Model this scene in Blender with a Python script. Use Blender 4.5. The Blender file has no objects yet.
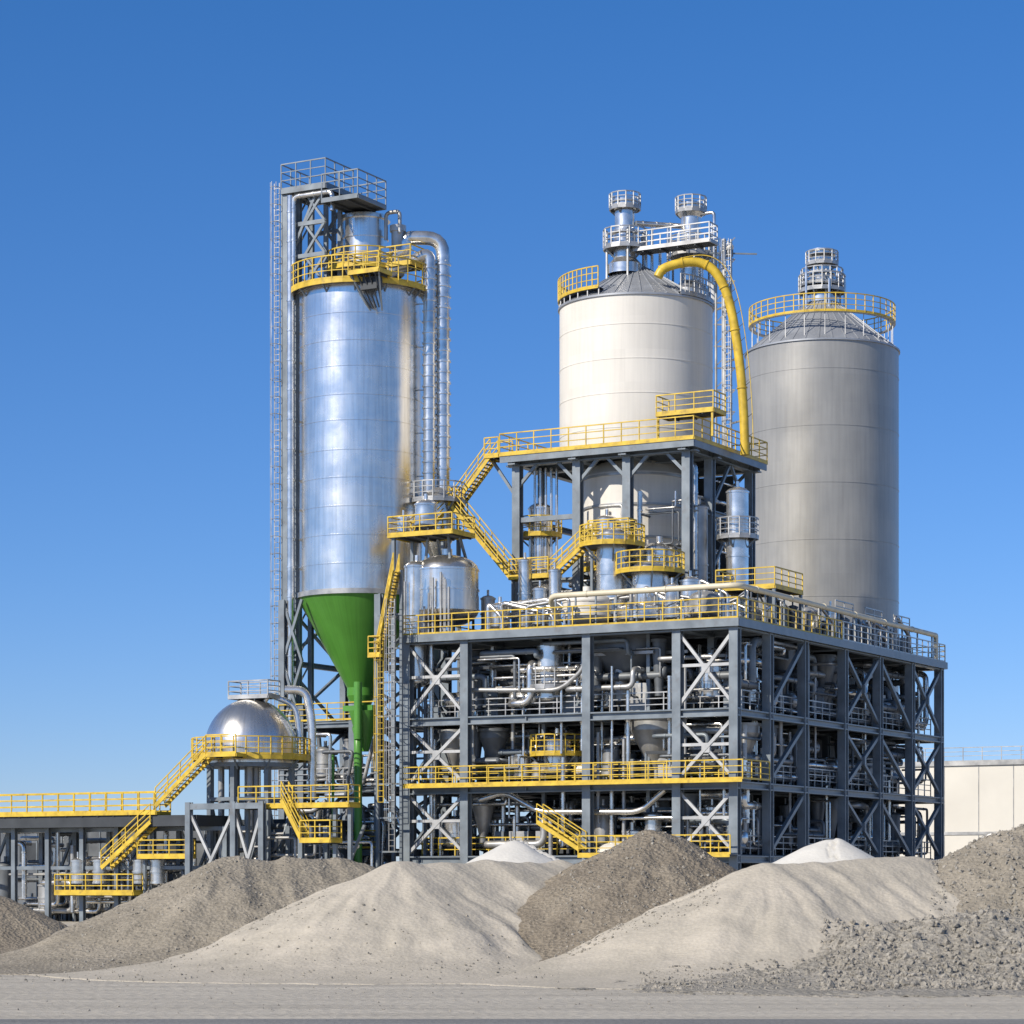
import bpy, math, random
import numpy as np
from mathutils import Vector, Matrix
random.seed(7); rng=np.random.RandomState(5)
F=2600.0; HZ=880.0; CH=3.0
TH=math.radians(29); c_,s_=math.cos(TH),math.sin(TH)
CX,CY=223/F*173,173.0
def P(px,py,d):
    wx=(px-512)*d/F; wz=CH+(HZ-py)*d/F
    dx=wx-CX; dy=d-CY
    return Vector((dx*c_-dy*s_, dx*s_+dy*c_, wz))
def FY(px,py,yl):
    a=(px-512)/F
    t=(yl+CX*s_+CY*c_)/(a*s_+c_)
    return P(px,py,t)
def SX(px,py,xl):
    a=(px-512)/F
    t=(xl+CX*c_-CY*s_)/(a*c_-s_)
    return P(px,py,t)
def to_world(V):
    V=np.asarray(V,dtype=float)
    return np.stack([CX+V[:,0]*c_+V[:,1]*s_, CY-V[:,0]*s_+V[:,1]*c_, V[:,2]],axis=1)

# ---------------- materials
def new_mat(name):
    m=bpy.data.materials.new(name); m.use_nodes=True
    nt=m.node_tree; nt.nodes.clear()
    o=nt.nodes.new('ShaderNodeOutputMaterial'); b=nt.nodes.new('ShaderNodeBsdfPrincipled')
    nt.links.new(b.outputs[0],o.inputs[0])
    return m,nt,b
def N(nt,t,**k):
    n=nt.nodes.new(t)
    for a,v in k.items(): setattr(n,a,v)
    return n
def paint(name,col,metal=0.0,rough=0.45,var=0.25,scale=0.6,bump=0.0,plates=False,streak=0.0,rust=0.0):
    m,nt,b=new_mat(name); L=nt.links.new
    tc=N(nt,'ShaderNodeTexCoord')
    no=N(nt,'ShaderNodeTexNoise'); no.inputs['Scale'].default_value=scale; no.inputs['Detail'].default_value=6
    L(tc.outputs['Object'],no.inputs['Vector'])
    mr=N(nt,'ShaderNodeMapRange'); mr.inputs['From Min'].default_value=0.3; mr.inputs['From Max'].default_value=0.7
    mr.inputs['To Min'].default_value=1-var; mr.inputs['To Max'].default_value=1+var*0.4
    L(no.outputs[0],mr.inputs[0])
    val=mr.outputs[0]
    if plates or streak>0:
        sx=N(nt,'ShaderNodeSeparateXYZ'); L(tc.outputs['Object'],sx.inputs[0])
        at=N(nt,'ShaderNodeMath',operation='ARCTAN2'); L(sx.outputs[1],at.inputs[0]); L(sx.outputs[0],at.inputs[1])
        if plates:
            za=N(nt,'ShaderNodeMath',operation='MULTIPLY'); L(sx.outputs[2],za.inputs[0]); za.inputs[1].default_value=1/2.4
            zf=N(nt,'ShaderNodeMath',operation='FLOOR'); L(za.outputs[0],zf.inputs[0])
            aa=N(nt,'ShaderNodeMath',operation='MULTIPLY_ADD'); L(at.outputs[0],aa.inputs[0]); aa.inputs[1].default_value=2.2; 
            zo=N(nt,'ShaderNodeMath',operation='MULTIPLY'); L(zf.outputs[0],zo.inputs[0]); zo.inputs[1].default_value=0.43
            L(zo.outputs[0],aa.inputs[2])
            af=N(nt,'ShaderNodeMath',operation='FLOOR'); L(aa.outputs[0],af.inputs[0])
            cb=N(nt,'ShaderNodeCombineXYZ'); L(zf.outputs[0],cb.inputs[0]); L(af.outputs[0],cb.inputs[1])
            wn=N(nt,'ShaderNodeTexWhiteNoise'); L(cb.outputs[0],wn.inputs['Vector'])
            m2=N(nt,'ShaderNodeMapRange'); L(wn.outputs[0],m2.inputs[0]); m2.inputs['To Min'].default_value=0.94; m2.inputs['To Max'].default_value=1.02
            mm=N(nt,'ShaderNodeMath',operation='MULTIPLY'); L(val,mm.inputs[0]); L(m2.outputs[0],mm.inputs[1]); val=mm.outputs[0]
        if streak>0:
            a2=N(nt,'ShaderNodeMath',operation='MULTIPLY'); L(at.outputs[0],a2.inputs[0]); a2.inputs[1].default_value=16
            z2=N(nt,'ShaderNodeMath',operation='MULTIPLY'); L(sx.outputs[2],z2.inputs[0]); z2.inputs[1].default_value=0.12
            c2=N(nt,'ShaderNodeCombineXYZ'); L(a2.outputs[0],c2.inputs[0]); L(z2.outputs[0],c2.inputs[1])
            n2=N(nt,'ShaderNodeTexNoise'); L(c2.outputs[0],n2.inputs['Vector']); n2.inputs['Scale'].default_value=1.5; n2.inputs['Detail'].default_value=5
            m3=N(nt,'ShaderNodeMapRange'); L(n2.outputs[0],m3.inputs[0]); m3.inputs['From Min'].default_value=0.35; m3.inputs['From Max'].default_value=0.6
            m3.inputs['To Min'].default_value=1-streak; m3.inputs['To Max'].default_value=1
            mm=N(nt,'ShaderNodeMath',operation='MULTIPLY'); L(val,mm.inputs[0]); L(m3.outputs[0],mm.inputs[1]); val=mm.outputs[0]
    mx=N(nt,'ShaderNodeVectorMath',operation='SCALE'); mx.inputs[0].default_value=col; L(val,mx.inputs['Scale'])
    out=mx.outputs[0]
    if rust>0:
        n3=N(nt,'ShaderNodeTexNoise'); n3.inputs['Scale'].default_value=1.7; n3.inputs['Detail'].default_value=8; L(tc.outputs['Object'],n3.inputs['Vector'])
        m4=N(nt,'ShaderNodeMapRange'); L(n3.outputs[0],m4.inputs[0]); m4.inputs['From Min'].default_value=0.58; m4.inputs['From Max'].default_value=0.72; m4.inputs['To Max'].default_value=rust
        mi=N(nt,'ShaderNodeMix',data_type='RGBA'); L(m4.outputs[0],mi.inputs[0]); L(out,mi.inputs[6]); mi.inputs[7].default_value=(0.12,0.07,0.04,1)
        out=mi.outputs[2]
    L(out,b.inputs['Base Color'])
    b.inputs['Metallic'].default_value=metal
    rr=N(nt,'ShaderNodeMapRange'); L(no.outputs[0],rr.inputs[0]); rr.inputs['To Min'].default_value=rough-0.1; rr.inputs['To Max'].default_value=rough+0.12
    L(rr.outputs[0],b.inputs['Roughness'])
    if bump>0:
        bp=N(nt,'ShaderNodeBump'); bp.inputs['Strength'].default_value=bump; bp.inputs['Distance'].default_value=0.05
        L(no.outputs[0],bp.inputs['Height']); L(bp.outputs[0],b.inputs['Normal'])
    return m
MAT={
 'silver':paint('polished_steel',(0.90,0.87,0.82),0.92,0.25,0.10,0.5,bump=0.45,plates=True,streak=0.16),
 'pipe':paint('steel_pipe',(0.82,0.80,0.76),0.85,0.24,0.3,1.2),
 'dull':paint('galvanised_steel',(0.47,0.47,0.46),0.6,0.42,0.35,1.0),
 'white':paint('white_silo_paint',(0.76,0.73,0.665),0.0,0.45,0.06,0.3,plates=True,streak=0.06),
 'grey':paint('shadow_grey_silo',(0.38,0.375,0.355),0.25,0.38,0.12,0.3,bump=.2,plates=True,streak=0.10),  # grey put into the base colour for shadow cast on the right silo
 'roof':paint('silo_roof_metal',(0.38,0.40,0.43),0.4,0.45,0.2,0.6),
 'yel':paint('yellow_safety_paint',(0.68,0.47,0.045),0.0,0.45,0.3,1.5,rust=0.45),
 'blue':paint('blue_grey_steel_paint',(0.215,0.25,0.28),0.15,0.40,0.3,0.8,rust=0.25),
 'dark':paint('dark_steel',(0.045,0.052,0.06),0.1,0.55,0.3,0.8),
 'brace':paint('light_grey_brace',(0.50,0.51,0.51),0.2,0.45,0.25,0.8,rust=0.3),
 'green':paint('green_hopper_paint',(0.10,0.31,0.045),0.0,0.36,0.12,0.5,streak=0.15),
 'cream':paint('cream_pipe_paint',(0.66,0.60,0.45),0.0,0.45,0.15,1.0),
 'wall':paint('white_building_paint',(0.66,0.635,0.57),0.0,0.6,0.1,0.2),
 'hop':paint('grey_hopper_steel',(0.17,0.185,0.20),0.3,0.45,0.3,0.7),
}
MK=list(MAT.keys())
RW=0.034
# ---------------- builder
class B:
    def __init__(s,name): s.n=name; s.V=[]; s.Fc=[]; s.M=[]; s.S=[]
    def add(s,vs,fs,mat,sm=False):
        o=len(s.V); s.V.extend([tuple(v) for v in vs]); mi=MK.index(mat)
        for f in fs: s.Fc.append([o+i for i in f]); s.M.append(mi); s.S.append(sm)
    def box(s,x0,x1,y0,y1,z0,z1,mat):
        j=lambda: random.uniform(0,0.006)
        x0-=j();x1+=j();y0-=j();y1+=j();z0-=j();z1+=j()
        vs=[(x0,y0,z0),(x1,y0,z0),(x1,y1,z0),(x0,y1,z0),(x0,y0,z1),(x1,y0,z1),(x1,y1,z1),(x0,y1,z1)]
        s.add(vs,[(3,2,1,0),(4,5,6,7),(0,1,5,4),(1,2,6,5),(2,3,7,6),(3,0,4,7)],mat)
    def beam(s,p,q,w,h,mat,off=(0,0)):
        p=Vector(p);q=Vector(q);d=q-p
        if d.length<1e-4: return
        d.normalize()
        up=Vector((0,0,1)) if abs(d.z)<0.95 else Vector((0,1,0))
        a=d.cross(up).normalized(); u=a.cross(d).normalized()
        w=w/2+random.uniform(0,0.004); h=h/2+random.uniform(0,0.004)
        oo=a*off[0]+u*off[1]
        vs=[]
        for e in (p,q):
            for (i,k) in ((-1,-1),(1,-1),(1,1),(-1,1)): vs.append(e+oo+a*i*w+u*k*h)
        s.add(vs,[(0,1,2,3),(7,6,5,4),(0,4,5,1),(1,5,6,2),(2,6,7,3),(3,7,4,0)],mat)
    def ib(s,p,q,w,mat):   # I-section
        t=0.09
        s.beam(p,q,w,t,mat,(0,w/2-t/2)); s.beam(p,q,w,t,mat,(0,-w/2+t/2)); s.beam(p,q,t,w-2*t,mat)
    def tube(s,pts,r,mat,n=8,cap=True):
        pts=[Vector(p) for p in pts]
        T=[]
        for i in range(len(pts)):
            a=pts[max(0,i-1)]; b=pts[min(len(pts)-1,i+1)]; T.append((b-a).normalized())
        u=T[0].orthogonal().normalized(); vs=[]
        rr=r if isinstance(r,(list,tuple)) else [r]*len(pts)
        for i,p in enumerate(pts):
            u=(u-T[i]*u.dot(T[i])).normalized(); v=T[i].cross(u)
            for k in range(n):
                an=2*math.pi*k/n; vs.append(p+(u*math.cos(an)+v*math.sin(an))*rr[i])
        fs=[]
        for i in range(len(pts)-1):
            for k in range(n):
                a=i*n+k;b=i*n+(k+1)%n; fs.append((a,b,b+n,a+n))
        s.add(vs,fs,mat,n>4)
        if cap:
            s.add(vs[:n],[tuple(reversed(range(n)))],mat); s.add(vs[-n:],[tuple(range(n))],mat)
    def pipe(s,pts,r,mat,n=10,R=None,fl=None):
        R=R or r*2.5; pts=[Vector(p) for p in pts]; out=[pts[0]]
        for i in range(1,len(pts)-1):
            a=(pts[i-1]-pts[i]); b=(pts[i+1]-pts[i]); k=min(R,a.length*0.48,b.length*0.48)
            A=pts[i]+a.normalized()*k; C=pts[i]+b.normalized()*k
            for t in (0,.2,.4,.6,.8,1): out.append(A*(1-t)**2+pts[i]*2*t*(1-t)+C*t*t)
        out.append(pts[-1]); s.tube(out,r,mat,n)
        if fl:
            for i in range(len(pts)-1):
                d=pts[i+1]-pts[i]; L=d.length; d.normalize(); k=fl*0.5
                while k<L:
                    q=pts[i]+d*k
                    if min(k,L-k)>R or len(pts)==2: s.tube([q-d*0.06,q+d*0.06],r*1.18,mat,n)
                    k+=fl
    def lathe(s,cx,cy,prof,mat,n=48,sm=False):
        if sm:
            vs=[];fs=[]
            for r,z in prof:
                for k in range(n):
                    a=2*math.pi*k/n; vs.append((cx+r*math.cos(a),cy+r*math.sin(a),z))
            for i in range(len(prof)-1):
                for k in range(n):
                    a=i*n+k;b=i*n+(k+1)%n; fs.append((a,b,b+n,a+n))
            s.add(vs,fs,mat,True)
        else:
            for i in range(len(prof)-1): s.lathe(cx,cy,prof[i:i+2],mat,n,True)
    def rail(s,pts,mat='yel',h=1.3,closed=False,toe=True,sp=1.4,r=None):
        r=r or RW
        pts=[Vector(p) for p in pts]
        if closed: pts=pts+[pts[0]]
        for i in range(len(pts)-1):
            a,b=pts[i],pts[i+1]; L=(b-a).length
            for z,k in ((h,2.3),(h*0.68,1.6),(h*0.36,1.6)): s.beam(a+Vector((0,0,z)),b+Vector((0,0,z)),r*k,r*k,mat)
            if toe: s.beam(a+Vector((0,0,0.08)),b+Vector((0,0,0.08)),0.03,0.13,mat)
            n=max(1,round(L/sp))
            for k in range(n+(1 if i==len(pts)-2 else 0)):
                q=a.lerp(b,k/n); s.beam(q,q+Vector((0,0,h)),r*2,r*2,mat)
    def plat(s,x0,x1,y0,y1,z,sides='FRBL',mat='yel',deck='dark',h=1.3,fas=0.2,skip=None):
        s.box(x0,x1,y0,y1,z-0.12,z,deck)
        g=fas
        s.box(x0,x1,y0-0.06,y0,z-g,z+0.02,mat); s.box(x0,x1,y1,y1+0.06,z-g,z+0.02,mat)
        s.box(x0-0.06,x0,y0,y1,z-g,z+0.02,mat); s.box(x1,x1+0.06,y0,y1,z-g,z+0.02,mat)
        k=x0+0.8
        while k<x1: s.beam((k,y0,z-0.2),(k,y1,z-0.2),0.1,0.15,'dark'); k+=1.4
        if 'F' in sides: s.rail([(x0,y0,z),(x1,y0,z)],mat,h)
        if 'B' in sides: s.rail([(x0,y1,z),(x1,y1,z)],mat,h)
        if 'L' in sides: s.rail([(x0,y0,z),(x0,y1,z)],mat,h)
        if 'R' in sides: s.rail([(x1,y0,z),(x1,y1,z)],mat,h)
    def ring(s,cx,cy,r0,r1,z,mat='yel',deck='dark',h=1.3,n=24,a0=0,a1=360,fas=0.2,br=True):
        full=(a1-a0)>=360; A=[math.radians(a0+(a1-a0)*k/n) for k in range(n+1)]
        for k in range(n):
            vs=[]
            for a in (A[k],A[k+1]):
                for rr in (r0,r1):
                    for zz in (z-0.1,z): vs.append((cx+rr*math.cos(a),cy+rr*math.sin(a),zz))
            s.add(vs,[(0,2,6,4),(1,5,7,3),(2,3,7,6),(0,4,5,1)],deck)
        pts=[(cx+r1*math.cos(a),cy+r1*math.sin(a),z) for a in (A[:-1] if full else A)]
        s.rail(pts,mat,h,closed=full,sp=1.3)
        q=pts+[pts[0]] if full else pts
        for i in range(len(q)-1):
            s.beam(Vector(q[i])-Vector((0,0,fas/2)),Vector(q[i+1])-Vector((0,0,fas/2)),0.07,fas,mat)
        if br:
            for k in range(0,n,3):
                a=A[k]; s.beam((cx+r1*math.cos(a),cy+r1*math.sin(a),z-.15),(cx+r0*math.cos(a),cy+r0*math.sin(a),z-.15-(r1-r0)*0.9),0.1,0.1,'blue')
    def stair(s,p,q,w=1.1,mat='yel'):
        p=Vector(p);q=Vector(q)
        if p.z>q.z:p,q=q,p
        d=q-p; hd=Vector((d.x,d.y,0)).normalized(); sd=Vector((-hd.y,hd.x,0))*w/2
        for k in(-1,1):
            s.beam(p+sd*k,q+sd*k,0.06,0.28,mat)
            for z in (1.25,0.8,.42): s.beam(p+sd*k+Vector((0,0,z)),q+sd*k+Vector((0,0,z)),0.06,0.06,mat)
            n=max(2,int(d.length/1.3))
            for i in range(n+1):
                e=p.lerp(q,i/n)+sd*k; s.beam(e,e+Vector((0,0,1.25)),0.06,0.06,mat)
        n=max(3,int(abs(d.z)/0.22))
        for i in range(n):
            e=p.lerp(q,(i+.5)/n); s.beam(e-sd,e+sd,0.28,0.04,'yel' if i%2 else 'dark')
    def ladder(s,x,y,z0,z1,mat='dull',cage=True,w=0.45,dy=-1):
        for k in (-1,1): s.beam((x+k*w/2,y,z0),(x+k*w/2,y,z1),0.05,0.05,mat)
        z=z0
        while z<z1: s.beam((x-w/2,y,z),(x+w/2,y,z),0.035,0.035,mat); z+=0.4
        if cage:
            z=z0+2.2; A=[math.radians(a) for a in (0,45,90,135,180)]
            while z<z1:
                pr=None
                for a in A:
                    q=(x+0.36*math.cos(a),y+dy*0.7*math.sin(a),z)
                    if pr: s.beam(pr,q,0.03,0.04,mat)
                    pr=q
                z+=1.3
            for a in A[1:4]: s.beam((x+0.36*math.cos(a),y+dy*0.7*math.sin(a),z0+2.2),(x+0.36*math.cos(a),y+dy*0.7*math.sin(a),z1),0.025,0.025,mat)
    def vessel(s,x,y,z0,z1,r,mat='pipe',n=20,legs=True):
        h=z1-z0; d=min(r*0.5,h*0.25); lg=min(0.8,h*0.15) if legs else 0
        zb=z0+lg; pr=[(0.02,zb)]
        for k in range(1,6): a=k/5*math.pi/2; pr.append((r*math.sin(a),zb+d-d*math.cos(a)))
        zt=z1-d
        pr2=[(r*math.cos(k/5*math.pi/2)+0.01,zt+d*math.sin(k/5*math.pi/2)) for k in range(6)]
        s.lathe(x,y,pr,mat,n,True); s.lathe(x,y,[(r,zb+d),(r,zt)],mat,n,True); s.lathe(x,y,pr2,mat,n,True)
        for zz in (zb+d,(zb+zt+d)/2,zt): s.lathe(x,y,[(r,zz-.06),(r+.06,zz-.06),(r+.06,zz+.06),(r,zz+.06)],mat,n)
        if legs:
            for k in range(4):
                a=math.pi/4+k*math.pi/2; s.beam((x+r*.85*math.cos(a),y+r*.85*math.sin(a),z0),(x+r*.85*math.cos(a),y+r*.85*math.sin(a),zb+d),0.14,0.14,'dark')
        s.tube([(x,y,z1-.1),(x,y,z1+.4)],r*.18,mat,8)
    def htank(s,x,y,z,L,r,ax='x',mat='pipe'):
        u=Vector((1,0,0)) if ax=='x' else Vector((0,1,0)); c=Vector((x,y,z)); 
        ts=[-L/2-r*.45,-L/2-r*.4,-L/2-r*.22,-L/2,L/2,L/2+r*.22,L/2+r*.4,L/2+r*.45]; rs=[.05*r,.5*r,.86*r,r,r,.86*r,.5*r,.05*r]
        s.tube([c+u*t for t in ts],rs,mat,18)
        for t in (-L*.3,L*.3): s.beam(c+u*t-Vector((0,0,r+.5)),c+u*t-Vector((0,0,r*.6)),0.3 if ax=='x' else r*1.4,r*1.4 if ax=='x' else .3,'dark')
        for t in (-L*.4,0,L*.4): s.tube([c+u*(t-.05),c+u*(t+.05)],r*1.04,mat,18)
    def hopper(s,x,y,zt,r,h,mat='hop',rb=0.3):
        s.lathe(x,y,[(r,zt),(r,zt-h*.25),(rb,zt-h),(rb,zt-h-.6)],mat,24)
        s.lathe(x,y,[(r,zt-.02),(r+.12,zt-.02),(r+.12,zt-.2),(r,zt-.2)],mat,24)
    def vent(s,x,y,z0,z1,r,mat='pipe'):
        h=z1-z0
        s.lathe(x,y,[(r*1.5,z0),(r*1.5,z0+h*.12),(r,z0+h*.2),(r,z0+h*.5),(r*1.15,z0+h*.52),(r*1.15,z0+h*.56),(r*.9,z0+h*.58),(r*.9,z0+h*.82),(r*1.2,z0+h*.86),(r*1.2,z0+h*.95),(0.01,z1)],mat,20)
        for k in range(4):
            a=math.radians(35+90*k); s.beam((x+r*1.6*math.cos(a),y+r*1.6*math.sin(a),z0-.5),(x+r*1.6*math.cos(a),y+r*1.6*math.sin(a),z0+h*.55),0.12,0.12,'dull')
    def finish(s,parent=None,origin=None,world=False):
        V=np.array(s.V,dtype=float)
        if not world: V=to_world(V)
        if origin is None: o=np.array([V[:,0].mean(),V[:,1].mean(),0.0])
        else:
            o=to_world([origin])[0] if not world else np.array(origin)
        me=bpy.data.meshes.new(s.n); me.from_pydata((V-o).tolist(),[],s.Fc)
        used=sorted(set(s.M)); mp={u:i for i,u in enumerate(used)}
        for u in used: me.materials.append(MAT[MK[u]])
        me.polygons.foreach_set('material_index',[mp[m] for m in s.M])
        me.polygons.foreach_set('use_smooth',s.S); me.update()
        ob=bpy.data.objects.new(s.n,me); bpy.context.scene.collection.objects.link(ob); ob.location=o
        if parent:
            ob.parent=parent; ob.location=Vector(o)-parent.location
        return ob
def empty(name,loc):
    e=bpy.data.objects.new(name,None); bpy.context.scene.collection.objects.link(e)
    e.location=Vector(to_world([loc])[0]); return e
R_=random.uniform
CLM=['pipe','pipe','dull','hop','pipe','hop','dull']
# ================= MAIN STEEL FRAME =================
frame=empty('steel_process_structure',(-12,15,0))
Lz=[0,4.7,9.65,14.5,20.3]
fx=[FY(p,700,0).x for p in (408,466,527,588,678,735)]; fx[-1]=0.0
sy=[0.0]+[SX(p,700,0).y for p in (768,803,843,878,910)]+[39.8]
XL=fx[0]; YB=39.8
b=B('columns_and_beams')
for iy,y in enumerate(sy):
    for ix,x in enumerate(fx):
        if iy>0 and ix in (1,3) : continue
        if iy==0 and ix==2: continue
        w=0.62 if (iy==0 or ix==5) else 0.5
        b.ib((x,y,0),(x,y,Lz[-1]-.2),w,'blue')
        b.box(x-.5,x+.5,y-.5,y+.5,0,.35,'hop')
for li,z in enumerate(Lz[1:],1):
    for y in sy: b.ib((XL-.3,y,z-.3),(0.3,y,z-.3),0.5 if y else .56,'blue')
    for x in fx: b.ib((x,-.2,z-.3),(x,YB,z-.3),0.48,'blue')
    for k in range(12):
        y=R_(1,38); b.beam((XL,y,z-.25),(0,y,z-.25),.2,.3,'dark')
def xb(p0,p1,z0,z1,mat='brace',w=.22,kind='X'):
    a0=Vector((p0[0],p0[1],z0+.1));a1=Vector((p0[0],p0[1],z1-.6));b0=Vector((p1[0],p1[1],z0+.1));b1=Vector((p1[0],p1[1],z1-.6))
    if kind=='X':
        b.beam(a0,b1,w,w,mat); b.beam(b0+Vector((.0,.06,0)),a1+Vector((0,.06,0)),w*.9,w*.9,mat)
        m=(a0+b1)/2; b.box(m.x-.3,m.x+.3,m.y-.08,m.y+.12,m.z-.3,m.z+.3,mat)
    elif kind=='V':
        m=(a1+b1)/2; b.beam(a0,m,w,w,mat); b.beam(b0,m,w,w,mat)
    elif kind=='A': b.beam(a0,b1,w,w,mat)
    else: b.beam(b0,a1,w,w,mat)
for li in range(4):
    z0,z1=Lz[li],Lz[li+1]
    xb((fx[0],-.05),(fx[1],-.05),z0,z1); xb((fx[4],-.05),(fx[5],-.05),z0,z1)
    if li==0: xb((fx[1],0.1),(fx[3],0.1),z0,z1,'blue',.2,'V')
    for k,ki in ((1,'A'),(3,'X'),(4,'B'),(5,'X')):
        xb((0.05,sy[k]),(0.05,sy[k+1]),z0,z1,'blue',.26,ki)
    for yy in (sy[2],sy[4]):
        xb((fx[0],yy),(fx[1],yy),z0,z1,'blue',.2); xb((fx[3],yy),(fx[4],yy),z0,z1,'blue',.2,'V')
    xb((fx[0],sy[0]),(fx[0],sy[1]),z0,z1,'blue',.2)
    for x in (fx[2],(fx[3]+fx[4])/2):
        b.beam((x,2.5,z0),(x,2.5,z1-.3),.25,.25,'blue')
    for k in range(1,6):
        ym=(sy[k]+sy[k+1])/2
        b.beam((-1.2,ym,z0),(-1.2,ym,z1-.3),.22,.22,'blue')
    b.beam((XL,-.02,(z0+z1)/2),(fx[1],-.02,(z0+z1)/2),.16,.2,'brace'); b.beam((fx[4],-.02,(z0+z1)/2),(0,-.02,(z0+z1)/2),.16,.2,'brace')
    for k in range(8):
        zz=R_(z0+1.2,z1-1); yy=R_(1,8); xx=R_(XL,-6); b.beam((xx,yy,zz),(xx+R_(3,6),yy,zz),.15,.2,random.choice(['blue','brace','dark']))
        b.beam((xx,yy,z0),(xx,yy,zz),.14,.14,'blue')
b.finish(frame)
b=B('decks')
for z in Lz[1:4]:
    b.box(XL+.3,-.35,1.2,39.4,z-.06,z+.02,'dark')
b.box(XL-.3,.5,-.6,40.2,Lz[4]-.06,Lz[4]+.06,'dark')
b.box(XL-.35,.55,-.68,-.6,Lz[4]-.45,Lz[4]+.08,'blue'); b.box(.5,.58,-.6,40.2,Lz[4]-.45,Lz[4]+.08,'blue')
b.box(XL-.35,.55,40.2,40.28,Lz[4]-.45,Lz[4]+.08,'blue')
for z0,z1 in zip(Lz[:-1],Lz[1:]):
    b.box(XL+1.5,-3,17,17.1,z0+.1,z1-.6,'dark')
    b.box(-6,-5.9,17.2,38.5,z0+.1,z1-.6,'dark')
b.finish(frame)
b=B('railings')
z=Lz[4]+.07
b.rail([(XL-.2,-.5,z),(.4,-.5,z)],'yel',h=1.4); b.rail([(.42,-.5,z),(.42,18,z)],'yel',h=1.4); b.rail([(.42,18,z),(.42,40,z)],'dull',sp=1.3,h=1.4); b.rail([(XL-.2,-.5,z),(XL-.2,12,z)],'yel')
b.rail([(XL-.2,40,z),(.42,40,z)],'yel')
z=Lz[2]
b.box(XL+.4,1.2,-1.5,-.32,z-.1,z,'dark')
b.box(XL+.4,1.2,-1.56,-1.5,z-.18,z+.02,'yel')
b.rail([(XL+.4,-1.45,z),(1.2,-1.45,z),(1.2,3,z)],'yel')
z=Lz[1]; b.box(fx[3],fx[5]+.3,-1.5,-.32,z-.1,z,'dark'); b.box(fx[3],fx[5]+.3,-1.56,-1.5,z-.18,z+.02,'yel'); b.rail([(fx[3],-1.45,z),(.3,-1.45,z)],'yel')
for z in Lz[1:4]:
    b.rail([(XL+.4,1.3,z),(-.4,1.3,z)],'yel' if z<14 else 'dull',toe=False); b.rail([(-.42,2,z),(-.42,39,z)],'dull',toe=False)
    b.rail([(XL+2,6,z),(-4,6,z)],'dull',toe=False)
b.finish(frame)
b=B('process_vessels')
for li in range(4):
    z0=Lz[li]+.05; H=Lz[li+1]-Lz[li]-.7
    for row,y in enumerate((2.6,5.2,8.5,12.5)):
        x=XL+1.0+R_(0,1)
        while x<-1.5:
            r=R_(.35,1.0); t=random.random()
            mat=random.choice(['pipe','pipe','dull','hop','hop','dull','pipe','white'])
            if t<.45: b.vessel(x+r,y+R_(-.6,.6),z0,z0+H*R_(.4,.92),r,mat)
            elif t<.6: b.htank(x+r*1.4,y,z0+r*.7+.6,r*2,r*.7,'x',mat)
            elif t<.8: b.hopper(x+r,y,z0+H-.1,r*1.2,H*.65,random.choice(['hop','hop','dull']))
            else:
                b.box(x,x+r*1.6,y,y+1.4,z0,z0+H*.4,random.choice(['hop','dull','blue'])); b.tube([(x+.4,y+.5,z0+H*.4),(x+.4,y+.5,z0+H)],.2,'pipe')
            x+=2*r+R_(.15,.8)
    for k in range(20):
        y=2.5+k*1.85; r=R_(.35,.8); t=random.random(); xx=R_(-3,-1.7)
        if t<.45: b.vessel(xx,y,z0,z0+H*R_(.4,.9),r,random.choice(['dull','pipe','hop','hop']))
        elif t<.65: b.hopper(xx,y,z0+H,r*1.3,H*.7)
        elif t<.8: b.htank(xx,y,z0+1.3,1.2,.5,'y','dull')
p=FY(632,634,4.5); b.hopper(p.x,4.5,Lz[4]-.4,2.9,4.2,'hop',.5)
p=FY(560,634,3.6); b.vessel(p.x,2.2,Lz[3],Lz[4]-.5,.95,'pipe'); b.ring(p.x,2.2,.95,1.6,Lz[3]+2,n=14,mat='dull')
p=FY(655,707,3); b.hopper(p.x,3.2,Lz[3]-.3,1.8,3.6,'dull',.4)
p=FY(560,707,3); b.vessel(p.x,2.6,Lz[2],Lz[2]+3.6,1.0,'pipe'); b.ring(p.x,2.6,1.0,1.9,Lz[2]+2.2,n=16)
p=FY(612,850,1.0); b.vessel(p.x,1.6,0,5.6,1.5,'white',28)
p=FY(520,650,2.2); b.ring(p.x+3,4.5,1.0,2.2,Lz[3]+2.4,n=16,mat='dull')
b.stair(FY(583,850,-.9),FY(540,822,-.9),.9)
b.finish(frame)
b=B('process_piping')
for k in range(330):
    li=random.randrange(4); z0=Lz[li]+.3; z1=Lz[li+1]-.8
    if random.random()<.6:
        y=R_(.5,7); x=R_(XL+.8,-3); z=R_(z0,z1); x2=min(-.6,x+R_(1.5,7)); z2=R_(z0,z1); r=random.choice([.07,.09,.12,.15,.2,.28])
        pts=[(x,y+R_(1,4),z),(x,y,z),(x2,y,z),(x2,y,z2),(x2,y+R_(1,3),z2)]
    else:
        y=R_(1,36); x=R_(-2.2,-.5); z=R_(z0,z1); y2=min(39,y+R_(2,7)); z2=R_(z0,z1); r=random.choice([.08,.1,.13,.18,.24])
        pts=[(x-R_(1,3),y,z),(x,y,z),(x,y2,z),(x,y2,z2),(x-2,y2,z2)]
    b.pipe(pts,r,random.choice(CLM+['blue']),8,fl=R_(1.0,2.5))
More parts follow.
